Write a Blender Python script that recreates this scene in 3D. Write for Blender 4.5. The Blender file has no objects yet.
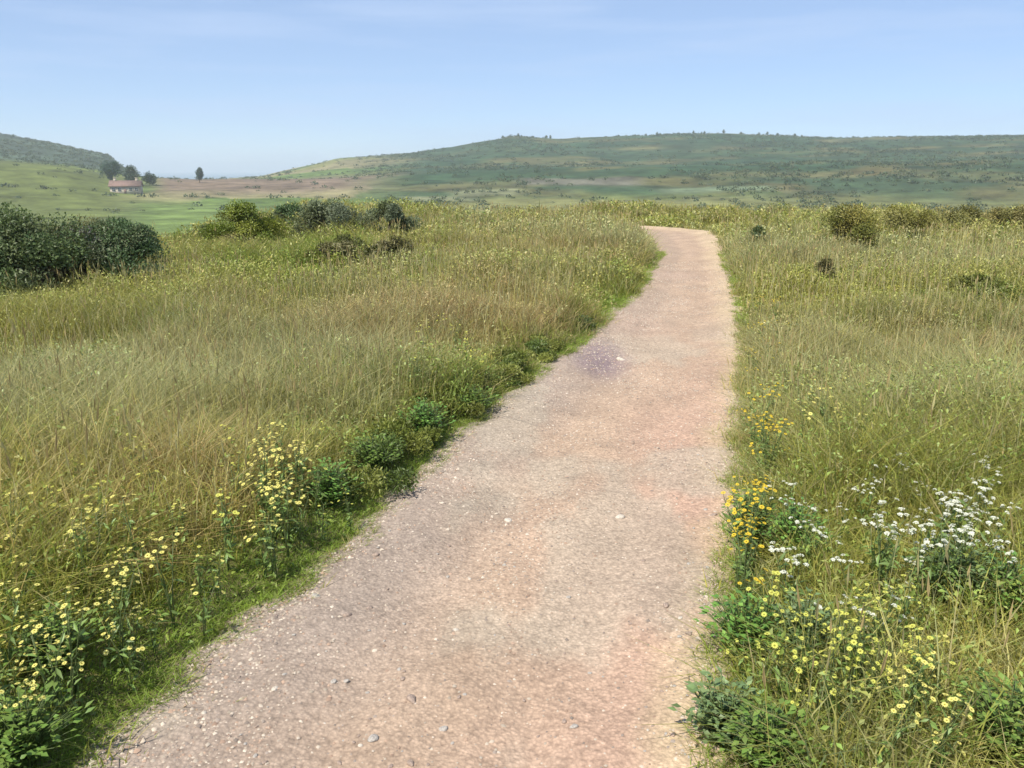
import bpy, math
import numpy as np
from math import radians, sin, cos, tan, atan

# ------------------------------------------------------------------ camera, world, sun
scene = bpy.context.scene
COL = scene.collection
F = 850.0; HORIZ = 170.0; CAMH = 1.6
PITCH = atan((384 - HORIZ) / F)
cam_d = bpy.data.cameras.new('camera'); cam = bpy.data.objects.new('camera', cam_d); COL.objects.link(cam)
cam_d.sensor_width = 36; cam_d.lens = 36 * F / 1024
cam_d.clip_start = 0.05; cam_d.clip_end = 60000
cam.location = (0, 0, CAMH); cam.rotation_euler = (radians(90) - PITCH, 0, 0)
scene.camera = cam

SUN_EL, SUN_AZ = radians(56), radians(-140)      # azimuth from +Y towards +X: sun high, left and a little behind
sd = np.array([sin(SUN_AZ) * cos(SUN_EL), cos(SUN_AZ) * cos(SUN_EL), sin(SUN_EL)])
w = bpy.data.worlds.new('World'); scene.world = w; w.use_nodes = True
nt = w.node_tree; nt.nodes.clear()
out = nt.nodes.new('ShaderNodeOutputWorld'); bg = nt.nodes.new('ShaderNodeBackground')
sky = nt.nodes.new('ShaderNodeTexSky'); sky.sky_type = 'NISHITA'; sky.sun_disc = False
sky.sun_elevation = SUN_EL; sky.sun_rotation = SUN_AZ
sky.altitude = 2500; sky.air_density = 1.0; sky.dust_density = 0.05; sky.ozone_density = 6
tc = nt.nodes.new('ShaderNodeTexCoord'); mp = nt.nodes.new('ShaderNodeMapping'); mp.inputs['Scale'].default_value = (2.2, 2.2, 22)
nz = nt.nodes.new('ShaderNodeTexNoise'); nz.inputs['Scale'].default_value = 1.6; nz.inputs['Detail'].default_value = 7; nz.inputs['Roughness'].default_value = .55
cr = nt.nodes.new('ShaderNodeValToRGB'); cr.color_ramp.elements[0].position = .47; cr.color_ramp.elements[1].position = .78
cr.color_ramp.elements[0].color = (.42, .42, .42, 1); cr.color_ramp.elements[1].color = (.8, .8, .8, 1)
mx = nt.nodes.new('ShaderNodeMix'); mx.data_type = 'RGBA'; mx.inputs[7].default_value = (4.0, 5.1, 7.1, 1)
nt.links.new(tc.outputs['Generated'], mp.inputs['Vector']); nt.links.new(mp.outputs[0], nz.inputs['Vector'])
nt.links.new(nz.outputs['Fac'], cr.inputs[0]); nt.links.new(cr.outputs[0], mx.inputs[0])
nt.links.new(sky.outputs[0], mx.inputs[6]); nt.links.new(mx.outputs[2], bg.inputs['Color'])
bg.inputs['Strength'].default_value = 0.095
nt.links.new(bg.outputs[0], out.inputs[0])
sl = bpy.data.lights.new('sun', 'SUN'); sl.energy = 4.3; sl.angle = radians(.53); sl.color = (1, .95, .87)
so = bpy.data.objects.new('sun', sl); COL.objects.link(so)
from mathutils import Vector
so.rotation_euler = Vector(tuple(sd)).to_track_quat('Z', 'Y').to_euler()
scene.view_settings.view_transform = 'Standard'; scene.view_settings.look = 'None'
scene.view_settings.exposure = 0.6; scene.view_settings.gamma = 1; scene.view_settings.use_curve_mapping = False
scene.render.engine = 'CYCLES'
scene.cycles.max_bounces = 6; scene.cycles.transparent_max_bounces = 8; scene.cycles.volume_bounces = 2
scene.cycles.use_denoising = True

rng = np.random.default_rng(11)

# ------------------------------------------------------------------ small maths
def sstep(a, b, x):
    t = np.clip((np.asarray(x, float) - a) / (b - a), 0, 1); return t * t * (3 - 2 * t)
def _h(ix, iy, s):
    n = (ix.astype(np.int64) * 374761393 + iy.astype(np.int64) * 668265263 + s * 1442695041) & 0xffffffff
    n = ((n ^ (n >> 13)) * 1274126177) & 0xffffffff
    return ((n ^ (n >> 16)) & 0xffff) / 65535.0
def vnoise(x, y, s=0):
    x = np.asarray(x, float); y = np.asarray(y, float)
    ix = np.floor(x); iy = np.floor(y); fx = x - ix; fy = y - iy
    fx = fx * fx * (3 - 2 * fx); fy = fy * fy * (3 - 2 * fy)
    a = _h(ix, iy, s); b = _h(ix + 1, iy, s); c = _h(ix, iy + 1, s); d = _h(ix + 1, iy + 1, s)
    return a + (b - a) * fx + (c - a) * fy + (a - b - c + d) * fx * fy
def fbm(x, y, s=0, o=4):
    t = 0; a = .5; n = 0
    for k in range(o):
        t = t + a * vnoise(x * 2 ** k, y * 2 ** k, s + 17 * k); n += a; a *= .5
    return t / n
def ray(px, py):
    u = (px - 512) / F; v = (384 - py) / F
    return u, cos(PITCH) + v * sin(PITCH), -sin(PITCH) + v * cos(PITCH)
def gp(px, py, z=0.0):
    u, fy, dz = ray(px, py); t = (z - CAMH) / dz
    return u * t, fy * t
def dirx(px):                 # x/y slope of a column near the horizon
    u, fy, _ = ray(px, 185); return u / fy

# ------------------------------------------------------------------ path outline (world y -> left x, right x)
PT = [(768, 84, 712), (700, 156, 717), (640, 226, 723), (600, 280, 727), (560, 334, 730), (500, 392, 736), (470, 425, 733), (440, 455, 738),
      (400, 508, 742), (360, 556, 743), (330, 596, 742), (300, 630, 738), (270, 652, 728), (252, 662, 722), (240, 655, 717), (232, 640, 708)]
ys, Ls, Rs = [], [], []
for py, l, r in PT:
    xl, y = gp(l, py); xr, _ = gp(r, py); ys.append(y); Ls.append(xl); Rs.append(xr)
ys = [-40, 0.0] + ys; Ls = [Ls[0] + .3, Ls[0] + .12] + Ls; Rs = [Rs[0] - .1, Rs[0] - .03] + Rs
yl = ys[-1]
for dy, l, r in [(1.2, -1.0, -.45), (3., -3.4, -2.0), (7, -7, -5.5), (14, -13, -11), (40, -34, -32)]:
    ys.append(yl + dy); Ls.append(Ls[17] + l); Rs.append(Rs[17] + r)
ys, Ls, Rs = map(np.array, (ys, Ls, Rs))
def PL(y): return np.interp(y, ys, Ls) + .13 * (vnoise(np.asarray(y) * 1.7, 3.3, 5) - .5) + .06 * (vnoise(np.asarray(y) * 6, 9.1, 6) - .5) + .04 * (vnoise(np.asarray(y) * 19, 2.1, 12) - .5)
def PR(y): return np.interp(y, ys, Rs) + .08 * (vnoise(np.asarray(y) * 1.9, 7.3, 7) - .5) + .07 * (vnoise(np.asarray(y) * 6.5, 1.1, 8) - .5) + .04 * (vnoise(np.asarray(y) * 21, 5.1, 13) - .5)
def pathd(x, y):              # <0 inside the path; metres outside otherwise
    return np.maximum(PL(y) - x, x - PR(y))

# ------------------------------------------------------------------ terrain
RIDGE_A = ([-400, 0, 60, 130, 200, 300, 360, 420, 520, 640, 800, 1024, 1500], [150, 163, 166, 177, 180, 180, 177, 172, 168, 166, 164, 162, 158])
RIDGE_B = ([-500, -200, 0, 50, 108, 150, 260, 335, 400, 450, 512, 560, 640, 720, 800, 900, 1024, 1500],
           [120, 130, 140, 147, 157, 184, 176, 160, 155, 149, 138, 141, 138, 136, 141, 142, 142, 150])
def terrain(x, y, detail=True):
    x = np.asarray(x, float); y = np.asarray(y, float)
    r = np.hypot(x, y); front = sstep(-.2, .4, y / np.maximum(r, .01))
    px = 512 + 878 * x / np.maximum(np.abs(y), .35 * r + .001)
    rc = 30 - 9 * (1 - sstep(150, 340, px))
    t = np.clip((r - rc) / (185 - rc), 0, 1)
    z = -12 * (1 - (1 - t) ** 2)
    z = z - .12 * (1 - sstep(150, 330, px)) * sstep(8, 20, r)
    RA, RB = 560., 1050.
    za = CAMH + (HORIZ - np.interp(px, *RIDGE_A)) / 878 * RA
    zb = CAMH + (HORIZ - np.interp(px, *RIDGE_B)) / 878 * RB
    ua = sstep(330, RA, r)
    z = np.where(r > 330, z + (za + 12) * ua * front, z)
    ub = sstep(RA + 20, RB, r)
    z = np.where(r > RA, za * front + (-12) * (1 - front) + (zb - za) * ub * front, z)
    fall = sstep(RB, 1700, r)
    z = z * (1 - fall) - 34 * fall
    z = z + (fbm(x / 38, y / 38, 3) - .5) * 3.2 * sstep(60, 400, r) * (1 - .8 * sstep(1200, 1600, r))
    if detail:
        near = 1 - sstep(26, 60, r)
        d = pathd(x, y)
        z = z + near * (.055 * (fbm(x * .7, y * .7, 9) - .5) * sstep(0, .8, d) * 2)
        bank = np.where(x < PL(y), .13, .045) * sstep(.0, .45, d) * near
        z = z + bank - .07 * (1 - sstep(-.22, -.02, d)) * near
    return z
def pathz(x, y):
    L = PL(y); R = PR(y); s = (x - L) / (R - L); d = pathd(x, y)
    base = terrain(x, y, False)
    z = base + .022 - .02 * np.sin(np.clip(s, 0, 1) * math.pi) - .02 * np.exp(-((s - .33) / .09) ** 2) - .02 * np.exp(-((s - .7) / .09) ** 2) + .03 * (fbm(x * 2.2, y * 1.3, 21) - .5) + .03 * (fbm(x * 6, y * 5, 23) - .5) + .008 * (fbm(x * 16, y * 16, 22) - .5)
    dx, dy = gp(600, 358)
    z = z - .028 * np.exp(-(((x - dx) / .3) ** 2 + ((y - dy) / .8) ** 2))
    return z - .16 * sstep(.02, .2, d)

# ------------------------------------------------------------------ materials
def mat(name):
    m = bpy.data.materials.new(name); m.use_nodes = True; n = m.node_tree
    b = n.nodes['Principled BSDF']; return m, n, b
def attr_mat(name, rough=.6, transl=.0, spec=.25):
    m, n, b = mat(name); a = n.nodes.new('ShaderNodeAttribute'); a.attribute_name = 'col'
    b.inputs['Roughness'].default_value = rough; b.inputs['Specular IOR Level'].default_value = spec
    n.links.new(a.outputs['Color'], b.inputs['Base Color'])
    if transl:
        t = n.nodes.new('ShaderNodeBsdfTranslucent'); x = n.nodes.new('ShaderNodeMixShader'); x.inputs[0].default_value = transl
        n.links.new(a.outputs['Color'], t.inputs[0]); n.links.new(b.outputs[0], x.inputs[1]); n.links.new(t.outputs[0], x.inputs[2])
        n.links.new(x.outputs[0], n.nodes['Material Output'].inputs['Surface'])
    return m
M_GRASS = attr_mat('grass_blades', .5, .5, .3)
M_LEAF = attr_mat('leaves', .45, .22, .35)
M_DRY = attr_mat('dry_stems', .8, .3, .1)
M_FLOWER = attr_mat('petals', .6, .25, .2)
def bark():
    m, n, b = mat('bark'); t = n.nodes.new('ShaderNodeTexNoise'); t.inputs['Scale'].default_value = 30
    r = n.nodes.new('ShaderNodeValToRGB'); r.color_ramp.elements[0].color = (.05, .037, .025, 1); r.color_ramp.elements[1].color = (.16, .125, .09, 1)
    n.links.new(t.outputs['Fac'], r.inputs[0]); n.links.new(r.outputs[0], b.inputs['Base Color']); b.inputs['Roughness'].default_value = .9
    return m
M_BARK = bark()
def noise_mat(name, c0, c1, scale=4, rough=.9, bump=0., detail=8):
    m, n, b = mat(name); tc = n.nodes.new('ShaderNodeTexCoord'); t = n.nodes.new('ShaderNodeTexNoise')
    t.inputs['Scale'].default_value = scale; t.inputs['Detail'].default_value = detail
    r = n.nodes.new('ShaderNodeValToRGB'); r.color_ramp.elements[0].color = (*c0, 1); r.color_ramp.elements[1].color = (*c1, 1)
    r.color_ramp.elements[0].position = .32; r.color_ramp.elements[1].position = .68
    n.links.new(tc.outputs['Object'], t.inputs['Vector']); n.links.new(t.outputs['Fac'], r.inputs[0]); n.links.new(r.outputs[0], b.inputs['Base Color'])
    b.inputs['Roughness'].default_value = rough
    if bump:
        bp = n.nodes.new('ShaderNodeBump'); bp.inputs['Strength'].default_value = bump; bp.inputs['Distance'].default_value = .02
        n.links.new(t.outputs['Fac'], bp.inputs['Height']); n.links.new(bp.outputs[0], b.inputs['Normal'])
    return m
# ground: albedo attribute times fine noise
def ground_mat():
    m, n, b = mat('ground_soil_and_turf'); a = n.nodes.new('ShaderNodeAttribute'); a.attribute_name = 'col'
    tc = n.nodes.new('ShaderNodeTexCoord')
    t = n.nodes.new('ShaderNodeTexNoise'); t.inputs['Scale'].default_value = 9; t.inputs['Detail'].default_value = 12; t.inputs['Roughness'].default_value = .7
    t2 = n.nodes.new('ShaderNodeTexNoise'); t2.inputs['Scale'].default_value = .06; t2.inputs['Detail'].default_value = 10; t2.inputs['Roughness'].default_value = .72
    mr = n.nodes.new('ShaderNodeMapRange'); mr.inputs[1].default_value = .3; mr.inputs[2].default_value = .7; mr.inputs[3].default_value = .55; mr.inputs[4].default_value = 1.4
    mr2 = n.nodes.new('ShaderNodeMapRange'); mr2.inputs[1].default_value = .35; mr2.inputs[2].default_value = .65; mr2.inputs[3].default_value = .5; mr2.inputs[4].default_value = 1.45
    mm = n.nodes.new('ShaderNodeMath'); mm.operation = 'MULTIPLY'
    v = n.nodes.new('ShaderNodeVectorMath'); v.operation = 'SCALE'
    for k in (t, t2): n.links.new(tc.outputs['Object'], k.inputs['Vector'])
    n.links.new(t.outputs['Fac'], mr.inputs[0]); n.links.new(t2.outputs['Fac'], mr2.inputs[0])
    n.links.new(mr.outputs[0], mm.inputs[0]); n.links.new(mr2.outputs[0], mm.inputs[1])
    n.links.new(a.outputs['Color'], v.inputs[0]); n.links.new(mm.outputs[0], v.inputs['Scale'])
    n.links.new(v.outputs[0], b.inputs['Base Color']); b.inputs['Roughness'].default_value = .95; b.inputs['Specular IOR Level'].default_value = .1
    bp = n.nodes.new('ShaderNodeBump'); bp.inputs['Strength'].default_value = .5; bp.inputs['Distance'].default_value = .03
    n.links.new(t.outputs['Fac'], bp.inputs['Height']); n.links.new(bp.outputs[0], b.inputs['Normal'])
    return m
def path_mat():
    m, n, b = mat('sandy_path_dirt'); L = n.links.new
    a = n.nodes.new('ShaderNodeAttribute'); a.attribute_name = 'col'; tc = n.nodes.new('ShaderNodeTexCoord')
    def noi(s, d=8, r=.6):
        t = n.nodes.new('ShaderNodeTexNoise'); t.inputs['Scale'].default_value = s; t.inputs['Detail'].default_value = d; t.inputs['Roughness'].default_value = r
        L(tc.outputs['Object'], t.inputs['Vector']); return t
    t1 = noi(2.2, 6); t2 = noi(38, 8, .75); vo = n.nodes.new('ShaderNodeTexVoronoi'); vo.inputs['Scale'].default_value = 70; L(tc.outputs['Object'], vo.inputs['Vector'])
    def mr(src, lo, hi, a0, a1):
        k = n.nodes.new('ShaderNodeMapRange'); [setattr(k.inputs[i + 1], 'default_value', q) for i, q in enumerate((lo, hi, a0, a1))]
        L(src, k.inputs[0]); return k.outputs[0]
    def mul(x, y):
        k = n.nodes.new('ShaderNodeMath'); k.operation = 'MULTIPLY'; L(x, k.inputs[0]); L(y, k.inputs[1]); return k.outputs[0]
    f = mul(mul(mr(t1.outputs['Fac'], .35, .65, .88, 1.1), mr(t2.outputs['Fac'], .3, .7, .6, 1.36)), mr(vo.outputs['Distance'], 0, .6, 1.12, .82))
    v = n.nodes.new('ShaderNodeVectorMath'); v.operation = 'SCALE'; L(a.outputs['Color'], v.inputs[0]); L(f, v.inputs['Scale'])
    L(v.outputs[0], b.inputs['Base Color']); b.inputs['Roughness'].default_value = .95; b.inputs['Specular IOR Level'].default_value = .15
    bp = n.nodes.new('ShaderNodeBump'); bp.inputs['Strength'].default_value = .5; bp.inputs['Distance'].default_value = .012
    L(t2.outputs['Fac'], bp.inputs['Height'])
    bp2 = n.nodes.new('ShaderNodeBump'); bp2.inputs['Strength'].default_value = .5; bp2.inputs['Distance'].default_value = .006; bp2.invert = True
    L(vo.outputs['Distance'], bp2.inputs['Height']); L(bp.outputs[0], bp2.inputs['Normal']); L(bp2.outputs[0], b.inputs['Normal'])
    return m
def water_mat():
    m, n, b = mat('sea_water'); b.inputs['Base Color'].default_value = (.03, .10, .12, 1); b.inputs['Roughness'].default_value = .25
    t = n.nodes.new('ShaderNodeTexNoise'); t.inputs['Scale'].default_value = .05; t.inputs['Detail'].default_value = 8
    tc = n.nodes.new('ShaderNodeTexCoord'); n.links.new(tc.outputs['Object'], t.inputs['Vector'])
    bp = n.nodes.new('ShaderNodeBump'); bp.inputs['Strength'].default_value = .6; bp.inputs['Distance'].default_value = 2
    n.links.new(t.outputs['Fac'], bp.inputs['Height']); n.links.new(bp.outputs[0], b.inputs['Normal']); return m

# ------------------------------------------------------------------ mesh helpers
def raw_mesh(name, V, tris=None, quads=None, cols=None, m=None, smooth=False):
    """V (n,3); tris (k,3); quads (k,4); cols (n,3)"""
    me = bpy.data.meshes.new(name); nt_ = 0 if tris is None else len(tris); nq = 0 if quads is None else len(quads)
    loops = np.concatenate([a.ravel() for a in (tris, quads) if a is not None and len(a)]).astype(np.int32)
    me.vertices.add(len(V)); me.vertices.foreach_set('co', np.ascontiguousarray(V, np.float32).ravel())
    me.loops.add(len(loops)); me.loops.foreach_set('vertex_index', loops)
    st = np.concatenate([np.arange(nt_) * 3, nt_ * 3 + np.arange(nq) * 4]).astype(np.int32)
    me.polygons.add(nt_ + nq); me.polygons.foreach_set('loop_start', st)
    if smooth: me.polygons.foreach_set('use_smooth', np.ones(nt_ + nq, bool))
    me.update(calc_edges=True)
    if cols is not None:
        at = me.color_attributes.new('col', 'FLOAT_COLOR', 'POINT')
        c = np.ones((len(V), 4), np.float32); c[:, :3] = np.clip(cols, 0, 1); at.data.foreach_set('color', c.ravel())
    if m: me.materials.append(m)
    return me
def link(name, me, parent=None, loc=None):
    o = bpy.data.objects.new(name, me); COL.objects.link(o)
    if parent: o.parent = parent
    if loc is not None: o.location = loc
    return o
def tag(o, label=None, cat=None, group=None, kind=None):
    for k, v in (('label', label), ('category', cat), ('group', group), ('kind', kind)):
        if v: o[k] = v
    return o
def empty(name, loc=(0, 0, 0)):
    o = bpy.data.objects.new(name, None); COL.objects.link(o); o.location = loc; o.empty_display_size = .1; return o

class MB:
    def __init__(s): s.V = []; s.T = []; s.Q = []; s.C = []; s.n = 0
    def add(s, V, T=None, Q=None, C=(.2, .2, .1)):
        V = np.asarray(V, float); C = np.asarray(C, float)
        if C.ndim == 1: C = np.tile(C, (len(V), 1))
        if T is not None and len(T): s.T.append(np.asarray(T) + s.n)
        if Q is not None and len(Q): s.Q.append(np.asarray(Q) + s.n)
        s.V.append(V); s.C.append(C); s.n += len(V)
    def mesh(s, name, m, smooth=False):
        return raw_mesh(name, np.concatenate(s.V), np.concatenate(s.T) if s.T else None, np.concatenate(s.Q) if s.Q else None, np.concatenate(s.C), m, smooth)
    def build(s, name, m, parent=None, loc=None, smooth=False): return link(name, s.mesh(name, m, smooth), parent, loc)
    def tube(s, P, R, sides=5, C=(.2, .2, .1)):
        P = np.asarray(P, float); R = np.broadcast_to(np.asarray(R, float), (len(P),)); k = len(P)
        d = np.gradient(P, axis=0); d /= np.linalg.norm(d, axis=1)[:, None] + 1e-9
        ref = np.array([.31, .95, .12]) if abs(d[0] @ np.array([.31, .95, .12])) < .9 else np.array([1., 0, 0])
        a = np.cross(d, ref); a /= np.linalg.norm(a, axis=1)[:, None]; b = np.cross(d, a)
        th = np.arange(sides) * 2 * math.pi / sides
        V = (P[:, None] + R[:, None, None] * (np.cos(th)[None, :, None] * a[:, None] + np.sin(th)[None, :, None] * b[:, None])).reshape(-1, 3)
        i = np.arange(k - 1)[:, None] * sides; j = np.arange(sides)[None]; j2 = (j + 1) % sides
        Q = np.stack([i + j, i + j2, i + sides + j2, i + sides + j], -1).reshape(-1, 4)
        V = np.vstack([V, P[0], P[-1]]); n = len(V)
        T = [(n - 2, (q + 1) % sides, q) for q in range(sides)] + [(n - 1, (k - 1) * sides + q, (k - 1) * sides + (q + 1) % sides) for q in range(sides)]
        s.add(V, T, Q, C)
    def leaves(s, P, D, N, L, W, C, fold=.25):
        """pointed folded leaves: base P, direction D, normal N, length, width, colour"""
        P = np.asarray(P, float); D = D / (np.linalg.norm(D, axis=1)[:, None] + 1e-9)
        S = np.cross(D, N); S /= np.linalg.norm(S, axis=1)[:, None] + 1e-9; U = np.cross(S, D)
        L = np.broadcast_to(L, (len(P),))[:, None]; W = np.broadcast_to(W, (len(P),))[:, None]
        mid = P + D * L * .45
        V = np.stack([P, mid + S * W * .5 + U * W * fold, mid - S * W * .5 + U * W * fold, P + D * L - U * L * .12, mid], 1).reshape(-1, 3)
        b = np.arange(len(P))[:, None] * 5
        T = np.concatenate([b + np.array(t)[None] for t in ((0, 4, 1), (1, 4, 3), (0, 2, 4), (2, 3, 4))])
        s.add(V, T, None, np.repeat(C, 5, 0))

def rnd_unit(n, up=0.):
    v = rng.normal(size=(n, 3)); v[:, 2] += up; return v / np.linalg.norm(v, axis=1)[:, None]

# ------------------------------------------------------------------ ground sheet
C_GREEN = np.array([.115, .165, .04]); C_OLIVE = np.array([.19, .19, .055]); C_STRAW = np.array([.40, .34, .17]); C_TAN = np.array([.33, .235, .125]); C_GREY = np.array([.30, .265, .165])
FIELDC = .8 * np.array([[.17, .21, .05], [.13, .19, .05], [.22, .22, .08], [.10, .15, .05], [.27, .24, .12], [.15, .19, .07]])
def far_col(x, y):
    r = np.hypot(x, y); px = 512 + 878 * x / np.maximum(np.abs(y), .35 * r + .001)
    # field pattern: irregular cells stretched across the slope
    wx = x + 30 * (fbm(x / 120, y / 120, 31) - .5); wy = y + 30 * (fbm(x / 120, y / 120, 32) - .5)
    ci = np.floor(wx / 95 + .35 * np.floor(wy / 75)); cj = np.floor(wy / 75)
    k = (_h(ci, cj, 44) * 5.99).astype(int)
    c = FIELDC[k]
    hill = sstep(330, 430, px) * sstep(340, 420, r)
    sc = fbm(x / 30, y / 45, 51, 5)[..., None]
    moor = np.array([.030, .060, .030]) * (.6 + .9 * sc) ; moor = moor + np.array([.07, .035, .01]) * sstep(.5, .7, fbm(x / 55, y / 40, 53))[..., None]
    c = c * (1 - hill[..., None] * .93) + moor * hill[..., None] * .93
    lf = (1 - sstep(90, 180, px)) * sstep(150, 260, r) * (1 - sstep(560, 620, r))
    c = c * (1 - lf[..., None]) + np.array([.105, .125, .035]) * (.7 + .6 * sc) * lf[..., None]
    br = sstep(140, 170, px) * (1 - sstep(330, 420, px)) * sstep(400, 470, r) * (1 - sstep(600, 700, r))
    c = c * (1 - br[..., None]) + np.array([.17, .125, .085]) * (.7 + .6 * sc) * br[..., None]
    lh = (1 - sstep(130, 200, px)) * sstep(600, 680, r)
    c = c * (1 - lh[..., None]) + np.array([.06, .085, .055]) * (.6 + .8 * sc) * lh[..., None]
    gf = sstep(95, 150, px) * (1 - sstep(205, 260, px)) * sstep(120, 190, r) * (1 - sstep(360, 400, r))
    c = c * (1 - gf[..., None]) + np.array([.13, .18, .05]) * (.75 + .5 * sc) * gf[..., None]
    for (a, b_, r0, r1, cc) in ((455, 520, 392, 412, (.20, .21, .11)), (660, 775, 405, 420, (.14, .18, .10)), (405, 470, 372, 392, (.18, .19, .10)), (520, 640, 430, 455, (.13, .125, .09))):
        q = (sstep(a - 14, a + 14, px) * (1 - sstep(b_ - 14, b_ + 14, px)) * sstep(r0 - 4, r0 + 2, r) * (1 - sstep(r1 - 2, r1 + 4, r)))[..., None]
        c = c * (1 - q) + np.array(cc) * q
    return c
def near_soil(x, y):
    n = fbm(x * .9, y * .9, 61)[..., None]; d = pathd(x, y)[..., None]
    c = np.array([.21, .175, .075]) * (1 - n) + np.array([.16, .20, .05]) * n
    e = 1 - sstep(.0, .25, d); return c * (1 - e) + np.array([.32, .255, .17]) * e
a1 = np.concatenate([np.arange(-70, 70, .28), np.arange(70, 290, 4.)]); a1 = np.radians(a1)
rr = [0.3]
while rr[-1] < 1900: rr.append(rr[-1] * 1.0195 + .0)
rr = np.array(rr); RR, AA = np.meshgrid(rr, a1, indexing='ij'); X = RR * np.sin(AA); Y = RR * np.cos(AA)
Zt = terrain(X, Y)
k = len(a1); nr = len(rr)
i = np.arange(nr - 1)[:, None] * k; j = np.arange(k)[None]; j2 = (j + 1) % k
Qd = np.stack([i + j, i + k + j, i + k + j2, i + j2], -1).reshape(-1, 4)[:, ::-1]
V = np.stack([X.ravel(), Y.ravel(), Zt.ravel()], 1)
xx, yy = V[:, 0], V[:, 1]; rad = np.hypot(xx, yy)
fw = sstep(30, 110, rad)[:, None]; cc = near_soil(xx, yy) * (1 - fw) + far_col(xx, yy) * fw
V = np.vstack([V, [0, 0, terrain(0., 0.)]]); cc = np.vstack([cc, cc[0]])
Tr = np.stack([np.full(k, len(V) - 1), np.arange(k), (np.arange(k) + 1) % k], 1)[:, ::-1]
g = link('ground', raw_mesh('ground', V, Tr, Qd, cc, ground_mat(), True)); tag(g, kind='structure')

# sea, out to the horizon
th = np.linspace(0, 2 * math.pi, 97)[:-1]; SV = []; SQ = []
for q, R_ in enumerate((900, 3000, 9000, 22000)): SV += [(R_ * sin(t), R_ * cos(t), -26) for t in th]
for q in range(3):
    for t in range(96): SQ.append((q * 96 + t, q * 96 + (t + 1) % 96, (q + 1) * 96 + (t + 1) % 96, (q + 1) * 96 + t))
sea = link('sea', raw_mesh('sea', np.array(SV, float), None, np.array(SQ), None, water_mat())); tag(sea, kind='structure')

# ------------------------------------------------------------------ path sheet
yv = [-6.0]
while yv[-1] < 60: yv.append(yv[-1] + max(.035, .012 * max(yv[-1], 0)))
yv = np.array(yv); sv = np.linspace(0, 1, 61)
Lw = PL(yv) - .22; Rw = PR(yv) + .22
X = Lw[:, None] + (Rw - Lw)[:, None] * sv[None]; Y = np.repeat(yv[:, None], 61, 1); Z = pathz(X, Y)
S = (X - PL(Y)) / (PR(Y) - PL(Y))
c = np.empty(X.shape + (3,))
c_mid = np.array([.45, .323, .225]); c_left = np.array([.36, .285, .225]); c_pink = np.array([.475, .315, .225]); c_pale = np.array([.58, .45, .28])
wl = (1 - sstep(.0, .62, S + .45 * (fbm(X * 1.5, Y * .6, 71) - .5))) * (1 - sstep(6, 13, Y) * .6)
wp = sstep(.35, .95, S + .5 * (fbm(X * 2, Y * .8, 72, 2) - .5)) * (1 - sstep(4, 9, Y))
wr = sstep(.82 - .25 * sstep(6, 14, Y), 1.0, S + .15 * (vnoise(X * 4, Y * 2, 73) - .5))
c = c_mid * (1 - wl[..., None]) + c_left * wl[..., None]
c = c * (1 - wp[..., None]) + c_pink * wp[..., None]
c = c * (1 - wr[..., None] * .7) + c_pale * wr[..., None] * .7
gr = sstep(.52, .62, fbm(X * 1.8, Y * .9, 74)) * (1 - sstep(7, 10, Y)) * .5
c = c * (1 - gr[..., None]) + np.array([.43, .37, .28]) * gr[..., None]
dx, dy = gp(600, 356)
dk = np.exp(-(((X - dx - .05 * (Y - dy)) / .26) ** 2 + ((Y - dy) / .75) ** 2) ** 2) * (.6 + .5 * fbm(X * 5, Y * 3, 75))
c = c * (1 - dk[..., None] * .85) + np.array([.25, .185, .195]) * dk[..., None] * .85
for bx_, by_, sx, sy in ((675, 275, .5, .35), (640, 325, .35, .3)):
    ax, ay = gp(bx_, by_); q = np.exp(-(((X - ax) / sx) ** 2 + ((Y - ay) / (sy * 2)) ** 2))[..., None] * .45
    c = c * (1 - q) + np.array([.42, .30, .23]) * q
ny = len(yv); i = np.arange(ny - 1)[:, None] * 61; j = np.arange(60)[None]
Qd = np.stack([i + j, i + j + 1, i + 61 + j + 1, i + 61 + j], -1).reshape(-1, 4)
pth = link('path', raw_mesh('path', np.stack([X, Y, Z], -1).reshape(-1, 3), None, Qd, c.reshape(-1, 3), path_mat(), True)); tag(pth, kind='structure')

# ------------------------------------------------------------------ vegetation zones (centre by its ground position)
ZN = []
def zone(px, py, rx, ry, kind, wgt=1.): x, y = gp(px, py, .15); ZN.append((x, y, rx, ry, kind, wgt))
# kinds: g green, o olive, s straw, t tan, y grey
zone(850, 600, .5, .4, 's', 1.2); zone(930, 690, .5, .3, 's', 1.); zone(830, 745, .4, .2, 'y', 1.2); zone(140, 560, .5, .3, 'o', 1.); zone(60, 560, .5, .3, 's', .6); zone(960, 440, .8, .6, 'y', .8); zone(460, 320, 1.6, 1.8, 't', 1.6); zone(650, 245, 1., 2, 'y'); zone(240, 500, .55, .7, 't'); zone(100, 520, .5, .6, 't', .7); zone(250, 585, .45, .3, 'g', 1.2); zone(355, 515, .3, .5, 'g', 1.2)
zone(180, 400, 1.8, 1.3, 'y'); zone(60, 420, 1.5, 1, 'y'); zone(300, 350, 2.2, 1.5, 'y', .8); zone(20, 330, 1.5, 1.5, 'o'); zone(170, 295, 1.6, 1.8, 'o'); zone(190, 292, .7, .9, 's', .8)
zone(270, 270, 1.2, 3, 'g', .8); zone(40, 720, .8, .35, 'g', 1.3); zone(60, 610, 1.0, .8, 'o', 1.2); zone(60, 640, .8, .5, 'g', .8); zone(900, 560, 1., .8, 'o', 1.); zone(850, 480, .8, .8, 'g', .6); zone(350, 450, .7, .7, 'o', 1.); zone(450, 400, .4, .7, 'g', .6); zone(500, 370, .5, 1.2, 'o', .8)
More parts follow.
